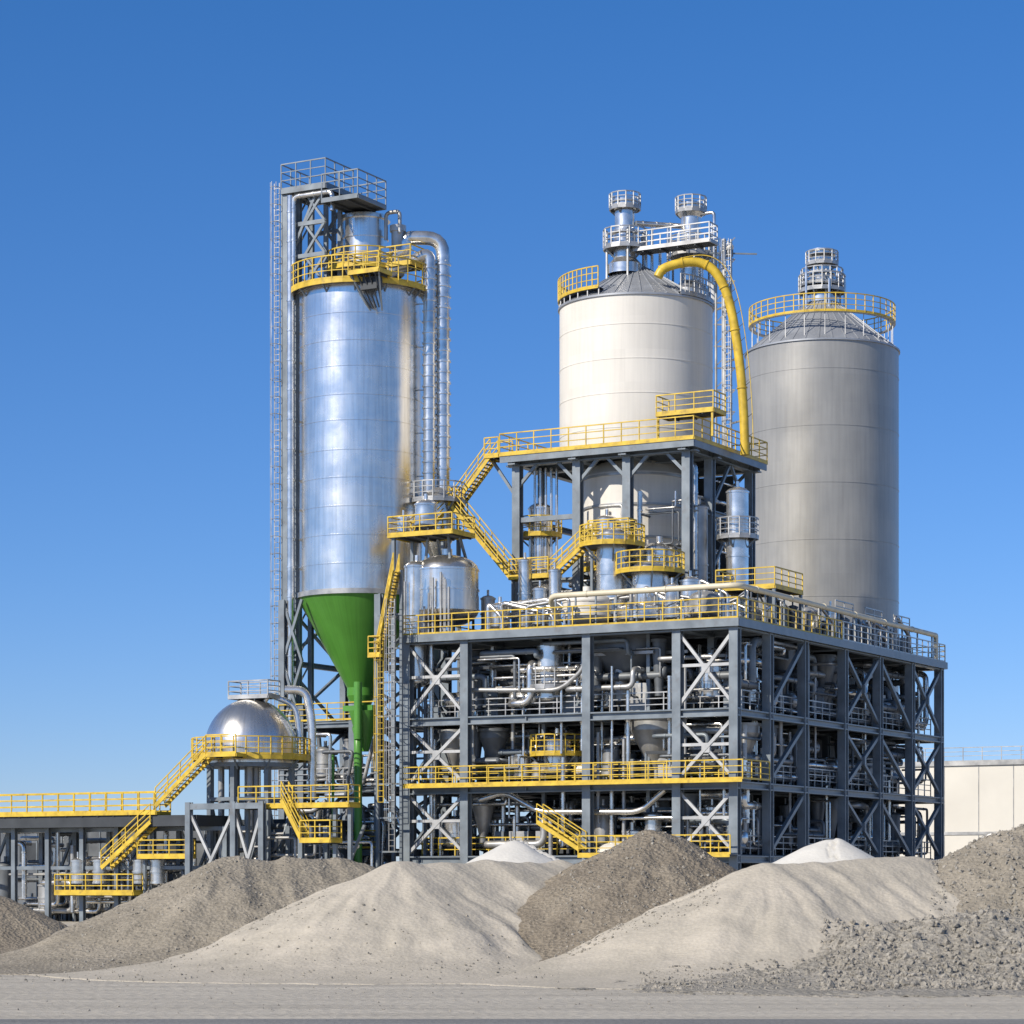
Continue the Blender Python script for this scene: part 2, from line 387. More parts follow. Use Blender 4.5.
for k in range(60):
    if k<36: x=R_(XL+.6,-.8); y=R_(.5,3.5)
    else: x=R_(-1.5,-.6); y=R_(2,38)
    l=random.randrange(3); b.pipe([(x,y,Lz[l]+R_(0,3)),(x,y,Lz[l+1]+R_(1,4))],R_(.06,.2),random.choice(['pipe','dull','pipe']),8,fl=1.3)
b.pipe([FY(480,800,.7),FY(505,792,.7),FY(540,812,.7),FY(640,812,.7),FY(665,790,.7)],.2,'pipe',10,R=.8,fl=1.5)
b.pipe([FY(470,690,.8),FY(560,690,.8),FY(585,668,.8),FY(585,640,.8)],.16,'dull',10,R=.8,fl=1.5)
for x in (FY(425,1,0).x,FY(455,1,0).x): b.pipe([(x,.9,0),(x,.9,20)],.16,'pipe',8,fl=2)
zc=Lz[4]+2.3
a=FY(548,590,-.2).x
b.pipe([(a,1.5,zc-1.5),(a,-.2,zc),(.3,-.2,zc),(.3,38,zc-.2),(.3,38.2,zc-.2),(.3,38.2,zc-2.2)],.2,'cream',12,R=.8,fl=6)
for k in range(9):
    x=a+.6+k*(0-a)/9; b.beam((x,-.2,Lz[4]),(x,-.2,zc-.2),.1,.1,'blue')
for k in range(12): b.beam((.3,1+3.3*k,Lz[4]),(.3,1+3.3*k,zc-.2),.1,.1,'blue')
b.finish(frame)
b=B('deck_equipment')
z=Lz[4]+.06
for px,y,r,h,m in ((587,3.5,1.7,2.8,'white'),(540,3.2,.5,3.4,'pipe'),(500,3,.7,2.4,'pipe'),(488,5,.5,3.2,'dull'),(610,5.5,.8,4,'dull'),(645,4.2,1.9,1.9,'pipe'),(672,3,.5,3,'pipe'),(705,3.2,1.1,2.4,'dull'),(555,6,.45,5,'pipe'),(525,7,.5,6,'pipe'),(690,6,.7,3.8,'pipe')):
    p=FY(px,600,y); b.vessel(p.x,y,z,z+h,r,m,24)
for k in range(18):
    y=7+k*1.8; t=random.random()
    if t<.55: b.vessel(-2.2+R_(-.6,.6),y,z,z+R_(1.6,3.4),R_(.3,.75),random.choice(['dull','pipe','hop']))
    elif t<.8: b.htank(-2.4,y,z+1.2,1.2,.5,'y','dull')
    else: b.box(-3,-1.6,y,y+1.3,z,z+1.7,'hop')
for k in range(60):
    if k<30: x=R_(XL+3,-1); y=R_(.8,8); x2=min(-.5,x+R_(1,5)); y2=y
    else: x=R_(-3,-.6); y=R_(6,35); x2=x; y2=y+R_(1,4)
    b.pipe([(x,y,z),(x,y,z+R_(1,3.2)),(x2,y2,z+R_(1,2.5)),(x2,y2,z)],R_(.06,.18),random.choice(['pipe','dull']),8,fl=1.3)
b.plat(-5.5,-1,9,14,z+3.2,'FRL') 
for xx in (-5.4,-1.1):
    for yy in (9.1,13.9): b.beam((xx,yy,z),(xx,yy,z+3.1),.2,.2,'blue')
for y in (20,26,32): b.rail([(-.9,y,z+1.9),(-.9,y+3.5,z+1.9)],'dull',toe=False); b.beam((-.9,y,z),(-.9,y,z+1.9),.12,.12,'blue'); b.beam((-.9,y+3.5,z),(-.9,y+3.5,z+1.9),.12,.12,'blue')
b.finish(frame)

# ================= UPPER FRAME =================
ux0,ux1,uy0,uy1=-21.7,-7.9,9.4,20.4; UZ=34.3
up=empty('silo_support_tower',(-14.8,15,20.4))
b=B('tower_steelwork')
uxs=[ux0,FY(578,500,uy0).x,FY(628,500,uy0).x,ux1]
uys=[uy0,13.2,uy1]
for x in uxs:
    for y in uys:
        if x in uxs[1:3] and y==13.2: continue
        b.ib((x,y,Lz[4]),(x,y,UZ-.2),.62 if y==uy0 or x==ux1 else .5,'blue')
for z in (UZ-.5,):
    for y in uys: b.ib((ux0-.8,y,z),(ux1+.8,y,z),.66,'blue')
    for x in uxs: b.ib((x,uy0-1,z),(x,uy1+.6,z),.6,'blue')
    b.beam((ux0-.9,uy0-1.05,z+.12),(ux1+1,uy0-1.05,z+.12),.1,.5,'blue'); b.beam((ux1+.97,uy0-1,z+.12),(ux1+.97,uy1+.8,z+.12),.1,.5,'blue')
for z in (25.0,29.6):
    b.ib((ux0,uy1,z),(ux1,uy1,z),.42,'blue'); b.ib((ux1,uy0,z),(ux1,uy1,z),.42,'blue'); b.ib((ux0,uy0,z),(ux0,uy1,z),.42,'blue')
    b.beam((ux0,uy0,z-.1),(uxs[1],uy0,z-.1),.3,.35,'blue')
for (z0,z1) in ((Lz[4],25),(25,29.6),(29.6,UZ)):
    xb((ux1,13.2),(ux1,uy1),z0,z1,'blue',.2,'V'); xb((ux0,uy1),(uxs[1],uy1),z0,z1,'blue',.2); xb((uxs[2],uy1),(ux1,uy1),z0,z1,'blue',.2)
for x in uxs[:-1]:
    b.beam((x,uy0,UZ-2.4),(x+1.8,uy0,UZ-.6),.22,.22,'blue')
for x in uxs[1:]: b.beam((x,uy0,UZ-2.4),(x-1.8,uy0,UZ-.6),.22,.22,'blue')
b.plat(ux0-.9,ux1+1,uy0-1.1,uy1+.9,UZ,'FRBL',deck='dark',h=1.5,fas=.15)
b.plat(ux0-2.2,ux0-1,uy0-1.1,uy0+1,UZ,'FB')
b.beam((ux0-2.1,uy0-.1,UZ-.2),(ux0,uy0,UZ-3.2),.2,.2,'blue')
p=FY(655,410,8.3); q=FY(712,410,8.3)
b.plat(p.x,q.x,8.5,10.6,UZ+1.9,'FRL',h=1.3)
for x in (p.x+.1,q.x-.1): b.beam((x,8.6,UZ),(x,8.6,UZ+1.8),.14,.14,'yel')
b.finish(up)
b=B('underslung_equipment')
sc=P(636,300,194)   # silo axis
ucx,ucy=sc.x+.4,sc.y-.9
b.lathe(ucx,ucy,[(3.0,UZ-.6),(3.9,32.8),(3.9,26.4),(1.4,22.4),(1.4,20.6)],'white',48)
for zz in (26.4,28,30.4,32.6): b.lathe(ucx,ucy,[(3.9,zz-.08),(4.02,zz-.08),(4.02,zz+.08),(3.9,zz+.08)],'dull',48)
b.ring(ucx,ucy,3.9,4.6,25.8,n=24,mat='yel')
p=FY(540,540,11.5); b.vessel(p.x,11.5,20.4,31,.85,'pipe',20); b.ring(p.x,11.5,.85,1.6,28.6,n=12,mat='yel'); b.ring(p.x,11.5,.85,1.6,24.6,n=12,mat='dull')
p=FY(607,540,10.6); b.vessel(p.x,10.6,20.4,29.6,.8,'pipe',24)
p=FY(660,540,11); b.vessel(p.x,10.9,20.4,27.4,1.35,'silver',28)
p=FY(700,540,11.5); b.vessel(p.x,11.4,20.4,30,.6,'dull')
b.vessel(-5.4,12.5,20.4,31.2,.8,'pipe',20); b.ring(-5.4,12.5,.8,1.5,27.6,n=12,mat='dull')
for k in range(22):
    x=R_(ux0+.5,ux1-.5); y=R_(9.9,11); x2=min(ux1,x+R_(.6,3)); za=R_(21,33); zb=R_(21,33)
    b.pipe([(x,y+2,za),(x,y,za),(x2,y,za),(x2,y,zb)],R_(.06,.2),random.choice(CLM),8,fl=1.4)
for k in range(14):
    y=R_(10,20); za=R_(21,33); b.pipe([(ux1-.8,y,za),(ux1-.3,y,za),(ux1-.3,y+R_(1,4),za),(ux1-.3,y+R_(1,4),R_(21,32))],R_(.08,.2),random.choice(CLM),8,fl=1.4)
for k in range(5): b.pipe([(ux0+.8+k*.35,10.6+.2*k,20.4),(ux0+.8+k*.35,10.6+.2*k,UZ-.8)],.1,'pipe',8,fl=2)
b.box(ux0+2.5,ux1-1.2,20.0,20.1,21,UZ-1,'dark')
p=P(612,545,183.5); b.ring(p.x,p.y,1.1,2.3,p.z,n=18); b.vessel(p.x,p.y,20.4,p.z+1.2,1.1,'pipe')
p=P(650,572,182); b.ring(p.x,p.y,1.3,2.4,p.z,n=18); b.vessel(p.x,p.y,20.4,p.z+.8,1.3,'pipe')
b.finish(up)

# ================= STAIRS =================
st=empty('access_staircase',(-25,6,20))
b=B('stair_flights')
yS=uy0-.5
A1=FY(494,437,yS); A1.z=UZ
B1=FY(458,506,yS); b.stair(B1,A1,1.1)
zp=FY(420,536,1.5).z
b.plat(B1.x-1.2,B1.x+.1,yS-.6,yS+.7,B1.z,'LB')
b.stair((B1.x-.6,3.2,zp),(B1.x-.6,yS-.6,B1.z),1.0)
pl=FY(388,540,0); prx=max(FY(452,540,0).x,B1.x)
b.plat(pl.x,prx,0,3.2,zp,'FBLR')
for yy in (.3,2.9): b.beam((pl.x+.3,yy,0),(pl.x+.3,yy,zp-.1),.24,.24,'blue')
w=P(447,590,187); wtop=CH+(HZ-555)*187/F
for an in (40,130,220,310):
    b.beam((w.x+1.6*math.cos(math.radians(an)),w.y+1.6*math.sin(math.radians(an)),wtop-1),(w.x+1.3*math.cos(math.radians(an)),min(2.9,w.y+1.6*math.sin(math.radians(an))),zp-.1),.16,.16,'blue')
b.vessel(FY(426,500,1.6).x,1.6,zp,zp+2.6,.8,'pipe',24); b.vessel(FY(402,500,1.6).x,1.8,zp,zp+1.6,.45,'pipe',16)
C0=Vector((B1.x+.2,yS-1.2,B1.z)); C1=FY(513,578,yS-1.2); b.stair(C1,C0,1.0)
C2=FY(552,578,yS-1.2); b.plat(C1.x,C2.x,yS-1.8,yS-.6,C1.z,'FB')
C3=FY(592,540,yS-1.2); b.stair(C2,C3,1.0); b.plat(C3.x,C3.x+3.2,yS-1.8,yS-.5,C3.z,'FBR')
for q in (C1,C2,C3,B1): b.beam((q.x,q.y,Lz[4]),(q.x,q.y,q.z-.1),.18,.18,'blue')
b.finish(st)
b=B('ladder_tower')
u=P(380,655,184); v=P(402,572,184); v.y=u.y
b.stair(u,v,.8)
b.plat(u.x-.6,u.x+.4,u.y-.6,u.y+.8,u.z,'FL')
for x in (u.x-.5,v.x+.1): b.beam((x,u.y+.5,0),(x,u.y+.5,(u.z if x<u.x else v.z)+.1),.2,.2,'blue')
b.ladder(u.x+.25,u.y-.3,8.5,u.z+1,'yel'); b.ladder(v.x-.2,u.y-.3,5,v.z-2,'dull')
z=5
while z<v.z-1: b.beam((u.x-.5,u.y+.5,z),(v.x+.1,u.y+.5,z),.12,.12,'blue'); z+=2.4
b.finish(st)

# ================= SILOS =================
def silo(name,cx,cy,z0,z1,za,r,mat,rib=36,courses=2.5):
    b=B(name)
    b.lathe(cx,cy,[(r,z0),(r,z1)],mat,96,True)
    z=z0+courses*.6
    while z<z1-.5:
        b.lathe(cx,cy,[(r,z-.035),(r+.025,z-.03),(r+.025,z+.03),(r,z+.035)],mat,96); z+=courses
    b.lathe(cx,cy,[(r,z1-.02),(r+.12,z1-.02),(r+.12,z1+.12),(r,z1+.16),(.6,za)],'roof',96)
    for k in range(rib):
        a=2*math.pi*k/rib; b.beam((cx+r*math.cos(a),cy+r*math.sin(a),z1+.17),(cx+.6*math.cos(a),cy+.6*math.sin(a),za+.03),.07,.07,'roof')
    b.lathe(cx,cy,[(r,z0+.02),(r+.18,z0+.02),(r+.18,z0+.3),(r,z0+.3)],mat,96)
    return b
zt=CH+(HZ-311)*194/F; za=CH+(HZ-267)*194/F; rs=76.5*194/F
b=silo('white_storage_silo',sc.x,sc.y,UZ+.05,zt,za,rs,'white')
b.ring(sc.x,sc.y,rs-.7,rs+.1,zt+.7,n=30,a0=120,a1=268,br=False,mat='yel',h=1.5,fas=.1)
for k in range(16):
    a=math.radians(120+148*k/15); b.beam((sc.x+rs*math.cos(a),sc.y+rs*math.sin(a),zt),(sc.x+rs*math.cos(a),sc.y+rs*math.sin(a),zt+.7),.07,.07,'dull')
b.ring(sc.x,sc.y,rs-.3,rs+.15,zt+.35,n=18,a0=-30,a1=40,br=False,mat='dull')
v=P(625,272,193); b.vent(v.x,v.y,za-.8,CH+(HZ-196)*193/F,.85); b.ring(v.x,v.y,.8,1.6,CH+(HZ-248)*193/F,n=14,mat='dull'); b.ring(v.x,v.y,.8,1.15,CH+(HZ-208)*193/F,n=12,mat='dull',h=1.0)
v2=P(691,285,194); b.vent(v2.x,v2.y,zt+.6,CH+(HZ-196)*193/F,.85); b.ring(v2.x,v2.y,.8,1.6,CH+(HZ-252)*193/F,n=14,mat='dull'); b.ring(v2.x,v2.y,.8,1.15,CH+(HZ-208)*193/F,n=12,mat='dull',h=1.0)
q0=P(640,250,193);q1=P(735,250,193)
b.plat(q0.x,q1.x,v.y-.6,v.y+.8,q0.z-.2,'FBR','dull',fas=.15)
b.pipe([v+Vector((.9,0,3.5)),v2+Vector((-.9,0,4.5))],.2,'pipe',8,fl=1.2)
b.pipe([v2+Vector((.6,0,5.2)),v2+Vector((1.9,0,5.2)),v2+Vector((1.9,0,0))],.12,'pipe',8)
m0=P(728,253,193); b.beam(P(708,253,193),P(757,254,193),.1,.1,'blue'); b.beam(m0,m0+Vector((0,0,.9)),.08,.08,'dull'); b.htank(m0.x,m0.y,m0.z+.4,.7,.2,'x','white')
for px in (646,652,660,668,702,712,720): 
    q=P(px,250,193.4); b.tube([q+Vector((0,0,-2.6)),q+Vector((0,0,R_(.4,2)))],.12,'pipe',8)
for px in (716,724,731):
    q=P(px,300,191); b.tube([(q.x,q.y,UZ),(q.x,q.y,q0.z+.3)],.1 if px!=724 else .18,'dull',8)
q=P(728,300,190); b.ladder(q.x,q.y,UZ,q0.z,'dull')
z=UZ+1.5
while z<q0.z: 
    a=P(714,300,191);c=P(735,300,191); b.beam((a.x,a.y,z),(c.x,c.y,z),.1,.1,'dull'); b.beam((a.x,a.y,z),(c.x,c.y,z+1.6),.07,.07,'dull'); z+=1.6
b.finish(None,(sc.x,sc.y,UZ))
b=B('yellow_transfer_duct')
pp=[(658,277),(662,270),(670,266),(682,263),(695,262),(706,265),(716,273),(724,287),(730,305),(735,330),(739,358),(742,388),(744,420),(745,455)]
pts=[P(x,y,189.5) for x,y in pp]
sm=[]
for i in range(len(pts)-1):
    p0=pts[max(0,i-1)];p1=pts[i];p2=pts[i+1];p3=pts[min(len(pts)-1,i+2)]
    for t in (0,.25,.5,.75): sm.append(.5*((2*p1)+(p2-p0)*t+(2*p0-5*p1+4*p2-p3)*t*t+(3*p1-p0-3*p2+p3)*t**3))
sm.append(pts[-1])
b.tube(sm,.34,'yel',16)
for i in range(4,len(sm)-1,8):
    q=sm[i]; d=(sm[i+1]-sm[i-1]).normalized(); b.tube([q-d*.04,q+d*.04],.40,'yel',16)
for i in range(len(sm)-1):
    for o in (Vector((.62,.1,.45)),): b.beam(sm[i]+o,sm[i+1]+o,.045,.045,'yel')
    if i%2==0: b.beam(sm[i]+Vector((.62,.1,.45)),sm[i]+Vector((.2,0,.1)),.035,.035,'dark')
for i in (8,10,12): b.beam(pts[i],pts[i]+Vector((-1.6,1,0)),.12,.12,'dull')
b.finish()

D2=225; g=P(822,340,D2); r2=76*D2/F; z1=CH+(HZ-355)*D2/F; za2=CH+(HZ-297)*D2/F
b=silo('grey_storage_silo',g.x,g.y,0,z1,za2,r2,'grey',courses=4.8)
rr=r2-1.2
zr_=z1+2.5
b.ring(g.x,g.y,rr+.55,rr+.9,zr_,n=44,br=False,mat='yel',h=1.5,fas=.06,deck='dull')
for k in range(22):
    a=2*math.pi*k/22; b.beam((g.x+(rr+.7)*math.cos(a),g.y+(rr+.7)*math.sin(a),z1+.2),(g.x+(rr+.7)*math.cos(a),g.y+(rr+.7)*math.sin(a),zr_-.1),.05,.05,'dull')
b.vent(g.x,g.y,za2-.6,CH+(HZ-248)*D2/F,1.0); b.ring(g.x,g.y,1.0,2.0,za2+.5,n=16,mat='dull',h=1.3); b.ring(g.x,g.y,1.0,1.8,CH+(HZ-285)*D2/F,n=16,mat='dull'); b.ring(g.x,g.y,.9,1.4,CH+(HZ-264)*D2/F,n=12,mat='dull',h=1)
for k in range(6):
    a=math.radians(k*60+10); b.tube([(g.x+2*math.cos(a),g.y+2*math.sin(a),za2-1.5),(g.x+2*math.cos(a),g.y+2*math.sin(a),za2+R_(1,2.4))],.12,'pipe',8)
b.finish(None,(g.x,g.y,0))

# ================= STEEL SILO WITH GREEN CONE =================
D3=195; h3=P(361,300,D3); r3=63*D3/F; Z3=lambda py: CH+(HZ-py)*D3/F
b=B('steel_silo')
b.lathe(h3.x,h3.y,[(r3,Z3(597)),(r3,Z3(298))],'silver',96,True)
for py in (325,352,377,405,430,459,486,514,542,570):
    z=Z3(py); b.lathe(h3.x,h3.y,[(r3,z-.05),(r3+.04,z-.04),(r3+.04,z+.04),(r3,z+.05)],'silver',96)
b.lathe(h3.x,h3.y,[(r3,Z3(600)),(r3+.14,Z3(600)),(r3+.14,Z3(595)),(r3,Z3(595))],'dull',96)
b.lathe(h3.x,h3.y,[(r3+.02,Z3(600)),(1.05,Z3(688)),(1.05,Z3(696)),(.55,Z3(712))],'green',72)
b.lathe(h3.x,h3.y,[(r3+.05,Z3(298)),(r3+.15,Z3(298)),(r3+.15,Z3(295)),(1.7,Z3(290))],'dull',72)
b.ring(h3.x,h3.y,r3-.3,r3+.65,Z3(294),n=40,h=1.7,fas=.3)
tv=P(365,250,D3); b.lathe(tv.x,tv.y,[(1.7,Z3(292)),(1.7,Z3(222)),(1.9,Z3(222)),(1.9,Z3(218)),(.2,Z3(211))],'silver',48)
for py in (240,262): b.lathe(tv.x,tv.y,[(1.7,Z3(py)-.05),(1.78,Z3(py)-.05),(1.78,Z3(py)+.05),(1.7,Z3(py)+.05)],'silver',48)
b.ring(tv.x,tv.y,1.7,2.9,Z3(284)+.9,n=20,h=1.3)
e=P(366,300,D3-r3-1.4)
b.plat(e.x-1.4,e.x+1.2,e.y-.2,e.y+1.6,Z3(290),'FLR')
for k in (-1.3,1.1): b.beam((e.x+k,e.y,Z3(292)),(e.x+k*.4,e.y+1.5,Z3(325)),.12,.12,'blue')
for k in range(5): b.beam((e.x-1.3+k*.5,e.y+.1,Z3(292)),(e.x-.5+k*.25,e.y+1.4,Z3(322)),.08,.08,'dark')
b.box(e.x-.8,e.x+.6,e.y+.5,e.y+1.3,Z3(306),Z3(294),'dark')
b.finish(None,(h3.x,h3.y,0))
b=B('silo_support_frame')
hw=4.2
cols=[(h3.x-hw,h3.y-hw),(h3.x+hw,h3.y-hw),(h3.x-hw,h3.y+hw),(h3.x+hw,h3.y+hw),(h3.x-hw+1.7,h3.y-hw),(h3.x+2,h3.y-hw)]
for i,(x,y) in enumerate(cols): b.ib((x,y,0),(x,y,Z3(600)-( .2 if i<4 else 8)),.5,'blue')
for z in (5,9.6,14.4,19.2):
    for a,c in ((0,1),(2,3),(0,2),(1,3)):
        if z>19 and (a,c)==(0,1): continue
        b.ib((*cols[a],z),(*cols[c],z),.4,'blue')
    if z<15:
        b.box(h3.x-hw,h3.x+hw,h3.y-hw,h3.y+hw,z+.22,z+.3,'dark'); b.rail([(h3.x-hw-.2,h3.y-hw-.3,z+.3),(h3.x+hw,h3.y-hw-.3,z+.3)],'yel' if z!=9.6 else 'dull')
zz=[0,5,9.6,14.4,19.2,Z3(603)]
for i in range(5):
    for a,c in ((0,4),(2,3),(0,2),(1,3)):
        p=Vector((*cols[a],zz[i]));q=Vector((*cols[c],zz[i+1])); b.beam(p,q,.2,.2,'blue')
        p=Vector((*cols[c],zz[i]));q=Vector((*cols[a],zz[i+1])); b.beam(p,q,.19,.19,'blue')
for k in range(26):
    x=h3.x+R_(-3.6,3.6); li=random.randrange(3); z=(0,5.3,9.9)[li]; 
    b.vessel(x,h3.y-R_(1,4),z,z+R_(1.8,3.8),R_(.3,.8),random.choice(['pipe','white','dull','hop','pipe']))
for k in range(60):
    x=h3.x+R_(-4,3); z=R_(1,14); y=h3.y-R_(3,5); b.pipe([(x,y+2,z),(x,y,z),(x+R_(1,3),y,z),(x+R_(1,3),y,max(.5,z+R_(-4,4)))],R_(.07,.2),random.choice(['pipe','dull','pipe','hop']),8,fl=1.3)
gp=P(358,700,187)
b.pipe([(h3.x,h3.y,Z3(708)),(h3.x,h3.y-1,Z3(722)),(gp.x,gp.y,Z3(740)),(gp.x,gp.y,0)],.3,'green',14,R=1.2)
b.tube([(gp.x,gp.y,Z3(745)),(gp.x,gp.y,Z3(690))],.3,'green',14)
b.box(gp.x-1.6,gp.x+.9,gp.y+.5,gp.y+1.9,Z3(717),Z3(712),'green'); b.lathe(gp.x-.2,gp.y+1.2,[(1.15,Z3(717)),(.3,Z3(756))],'green',20)
gq=P(333,700,187); b.pipe([(gq.x,gq.y,Z3(760)),(gq.x,gq.y,2)],.1,'green',10)
b.finish()
b=B('elevator_tower')
dt=194; T=lambda px: P(px,500,dt)
zt2=Z3(195)
ca=T(285);cb=T(299)
for q in (ca,cb):
    for dy in (0,1.6): b.ib((q.x,q.y+dy,0),(q.x,q.y+dy,zt2),.34,'blue')
b.box(ca.x-.2,ca.x+.4,ca.y-.24,ca.y-.18,0,zt2-.3,'blue')
b.tube([(ca.x+.72,ca.y-.35,2),(ca.x+.72,ca.y-.35,zt2-.5)],.25,'pipe',12)
z=2
while z<zt2:
    b.beam((ca.x,ca.y+1.6,z),(cb.x,cb.y+1.6,z+2),.12,.12,'blue'); b.beam((ca.x,ca.y,z),(cb.x,cb.y,z),.14,.14,'blue'); b.tube([(ca.x+.72,ca.y-.35,z),(ca.x+.72,ca.y-.35,z+.1)],.3,'pipe',12); z+=2.2
l=T(277); b.ladder(l.x,l.y,3,zt2+.6,'dull')
z=5
while z<zt2: b.beam((l.x,l.y,z),(ca.x,ca.y,z),.06,.06,'dull'); z+=4.4
e0=T(284);e1=T(344);e2=T(392)
b.plat(e0.x,e1.x,ca.y-.4,ca.y+3.4,zt2,'FRBL','blue',h=1.9,fas=.3)
b.plat(e1.x,e2.x,ca.y-.9,ca.y+3.0,Z3(213),'FRB','blue',h=1.9,fas=.2)
for px in (312,326,340):
    q=T(px)
    for dy in (0,3): b.beam((q.x,q.y+dy,Z3(293)),(q.x,q.y+dy,zt2-.2),.28,.28,'blue')
zr=[Z3(293),Z3(262),Z3(230),zt2-.3]
for i in range(3):
    for dy in (0,3):
        b.beam((T(299).x,ca.y+dy,zr[i+1]),(T(340).x,ca.y+dy,zr[i+1]),.24,.3,'blue')
        b.beam((T(312).x,ca.y+dy,zr[i]),(T(340).x,ca.y+dy,zr[i+1]),.18,.18,'blue'); b.beam((T(340).x,ca.y+dy+.02,zr[i]),(T(312).x,ca.y+dy+.02,zr[i+1]),.17,.17,'blue')
b.beam((T(299).x,ca.y,Z3(250)),(T(326).x,ca.y,Z3(205)),.2,.2,'blue')
b.pipe([(T(300).x,ca.y-.3,Z3(270)),(T(300).x,ca.y-.3,Z3(203)),(T(352).x,ca.y-.3,Z3(203)),(T(352).x,ca.y-.3,Z3(222))],.18,'pipe',10,fl=1.2)
b.finish()
b=B('twin_steel_ducts')
dd=193.5; Q=lambda px,py,o=0: P(px,py,dd+o)
b.pipe([Q(388,262),Q(406,250),Q(406,238),Q(443,238),Q(443,498)],.52,'pipe',18,R=1.5,fl=.8)
b.pipe([Q(388,272,-.5),Q(412,262,-.5),Q(429.5,252,-.5),Q(429.5,498,-.5)],.46,'pipe',18,R=1.1,fl=.8)
b.tube([Q(398,228),Q(398,275)],.5,'dull',14); b.tube([Q(398,232),Q(398,226)],.62,'dull',14)
b.plat(Q(385,1).x,Q(425,1).x,Q(400,1).y-1.2,Q(400,1).y+.8,Z3(272),'FR','yel')
q=Q(386,240); b.pipe([q,q+Vector((0,0,2)),q+Vector((1.2,0,2)),q+Vector((1.2,0,.4))],.15,'dull',8)
z=Z3(480)
while z<Z3(262):
    a=Q(424,1);c=Q(450,1); b.beam((a.x-.6,a.y-.6,z),(c.x+.0,c.y-.55,z),.05,.08,'dull'); z+=3.2
w2=P(437,520,193.2); b.lathe(w2.x,w2.y,[(.6,Z3(492)),(1.35,Z3(502)),(1.35,Z3(540)),(.5,Z3(560)),(.4,Z3(600))],'pipe',28)
for dx in (-1.2,1.2):
    for dy in (-1.2,1.2): b.beam((w2.x+dx,w2.y+dy,0),(w2.x+dx,w2.y+dy,Z3(530)),.2,.2,'blue')
for z in (6,12,18,24): 
    for dy in (-1.2,1.2): b.beam((w2.x-1.2,w2.y+dy,z),(w2.x+1.2,w2.y+dy,z),.16,.16,'blue')
b.ring(w2.x,w2.y,1.35,2.1,Z3(505),n=16,mat='dull')
b.vessel(w.x,w.y,20.4,wtop,2.3,'silver',40)
w3=P(417,590,186.5); b.vessel(w3.x,w3.y,16,CH+(HZ-560)*186/F,.9,'pipe',24); 
for dx in (-.7,.7): b.beam((w3.x+dx,w3.y,0),(w3.x+dx,w3.y,16.8),.2,.2,'blue')
for k in range(8):
    x=w.x+R_(-2.2,1.8); b.pipe([(x,w.y-2.6,20.4),(x,w.y-2.6,R_(22,25))],R_(.06,.1),'dull',8,fl=1)
b.finish()

# ================= DOME VESSEL LEFT =================
d4=182; dm=P(251,745,d4); r4=46*d4/F; Z4=lambda py: CH+(HZ-py)*d4/F
b=B('domed_steel_vessel')
pr=[(r4*math.cos(k/14*math.pi/2)+.01,Z4(748)+(Z4(699)-Z4(748))*math.sin(k/14*math.pi/2)) for k in range(15)]
b.lathe(dm.x,dm.y,pr,'silver',64,True); b.lathe(dm.x,dm.y,[(r4,Z4(767)),(r4,Z4(748))],'silver',64); 
b.lathe(dm.x,dm.y,[(.5,Z4(768)),(r4+.1,Z4(768)),(r4+.1,Z4(764)),(r4,Z4(764))],'blue',40)
b.ring(dm.x,dm.y,r4,r4+.9,Z4(757),n=30,h=1.25,fas=.3)
for k in range(8):
    a=2*math.pi*k/8+.2; b.beam((dm.x+r4*.95*math.cos(a),dm.y+r4*.95*math.sin(a),0),(dm.x+r4*.95*math.cos(a),dm.y+r4*.95*math.sin(a),Z4(764)),.32,.32,'blue')
    a2=a+2*math.pi/8; b.beam((dm.x+r4*.95*math.cos(a),dm.y+r4*.95*math.sin(a),.2),(dm.x+r4*.95*math.cos(a2),dm.y+r4*.95*math.sin(a2),Z4(800)),.16,.16,'blue')
    b.beam((dm.x+r4*.95*math.cos(a),dm.y+r4*.95*math.sin(a),Z4(800)),(dm.x+r4*.95*math.cos(a2),dm.y+r4*.95*math.sin(a2),Z4(800)),.2,.25,'blue')
for k in range(7):
    x=dm.x+R_(-2.3,2.3); y=dm.y+R_(-2,1); b.tube([(x,y,0),(x,y,Z4(768))],R_(.1,.4),random.choice(['pipe','dull','hop']),12)
pp0=P(236,699,d4+1);pp1=P(290,699,d4+1)
b.plat(pp0.x,pp1.x,dm.y-.6,dm.y+.9,Z4(697),'FBLR','dull',h=1.1,fas=.15)
b.pipe([P(285,690,d4),P(306,690,d4),P(312,720,d4),P(312,800,d4)],.3,'pipe',12,R=1,fl=1.2)
b.pipe([P(262,706,d4),P(268,694,d4),P(296,705,d4),P(300,740,d4)],.22,'pipe',12,R=.8)
b.finish(None,(dm.x,dm.y,0))
b=B('elevated_walkway')
yw=dm.y-r4-1.2
Wp=lambda px,py: FY(px,py,yw)
zA=Z4(757); p0=Wp(210,752);p0.z=zA
p1=Wp(160,806); b.stair(p1,p0,1.1)
b.plat(p0.x,p0.x+2.5,yw-.5,yw+.7,zA,'F')
zW=Wp(155,812).z; 
xl=Wp(-60,800).x
b.plat(xl,p1.x,yw-.5,yw+1.2,zW,'FB',h=1.4,fas=.2)
b.box(xl,Wp(200,800).x,yw-.4,yw+4.2,zW-1.0,zW-.25,'dark')
b.box(xl,Wp(240,800).x,yw+1.3,yw+1.4,zW-1.3,zW-1.02,'blue')
p2=Wp(155,822);p3=Wp(106,868); b.stair(p3,p2,1.1)
p4=Wp(62,892);p5=Wp(140,892)
b.plat(p4.x,p5.x,yw-.8,yw+1.5,Wp(100,892).z,'FLR',h=1.25,fas=.22)
x=xl
k=0
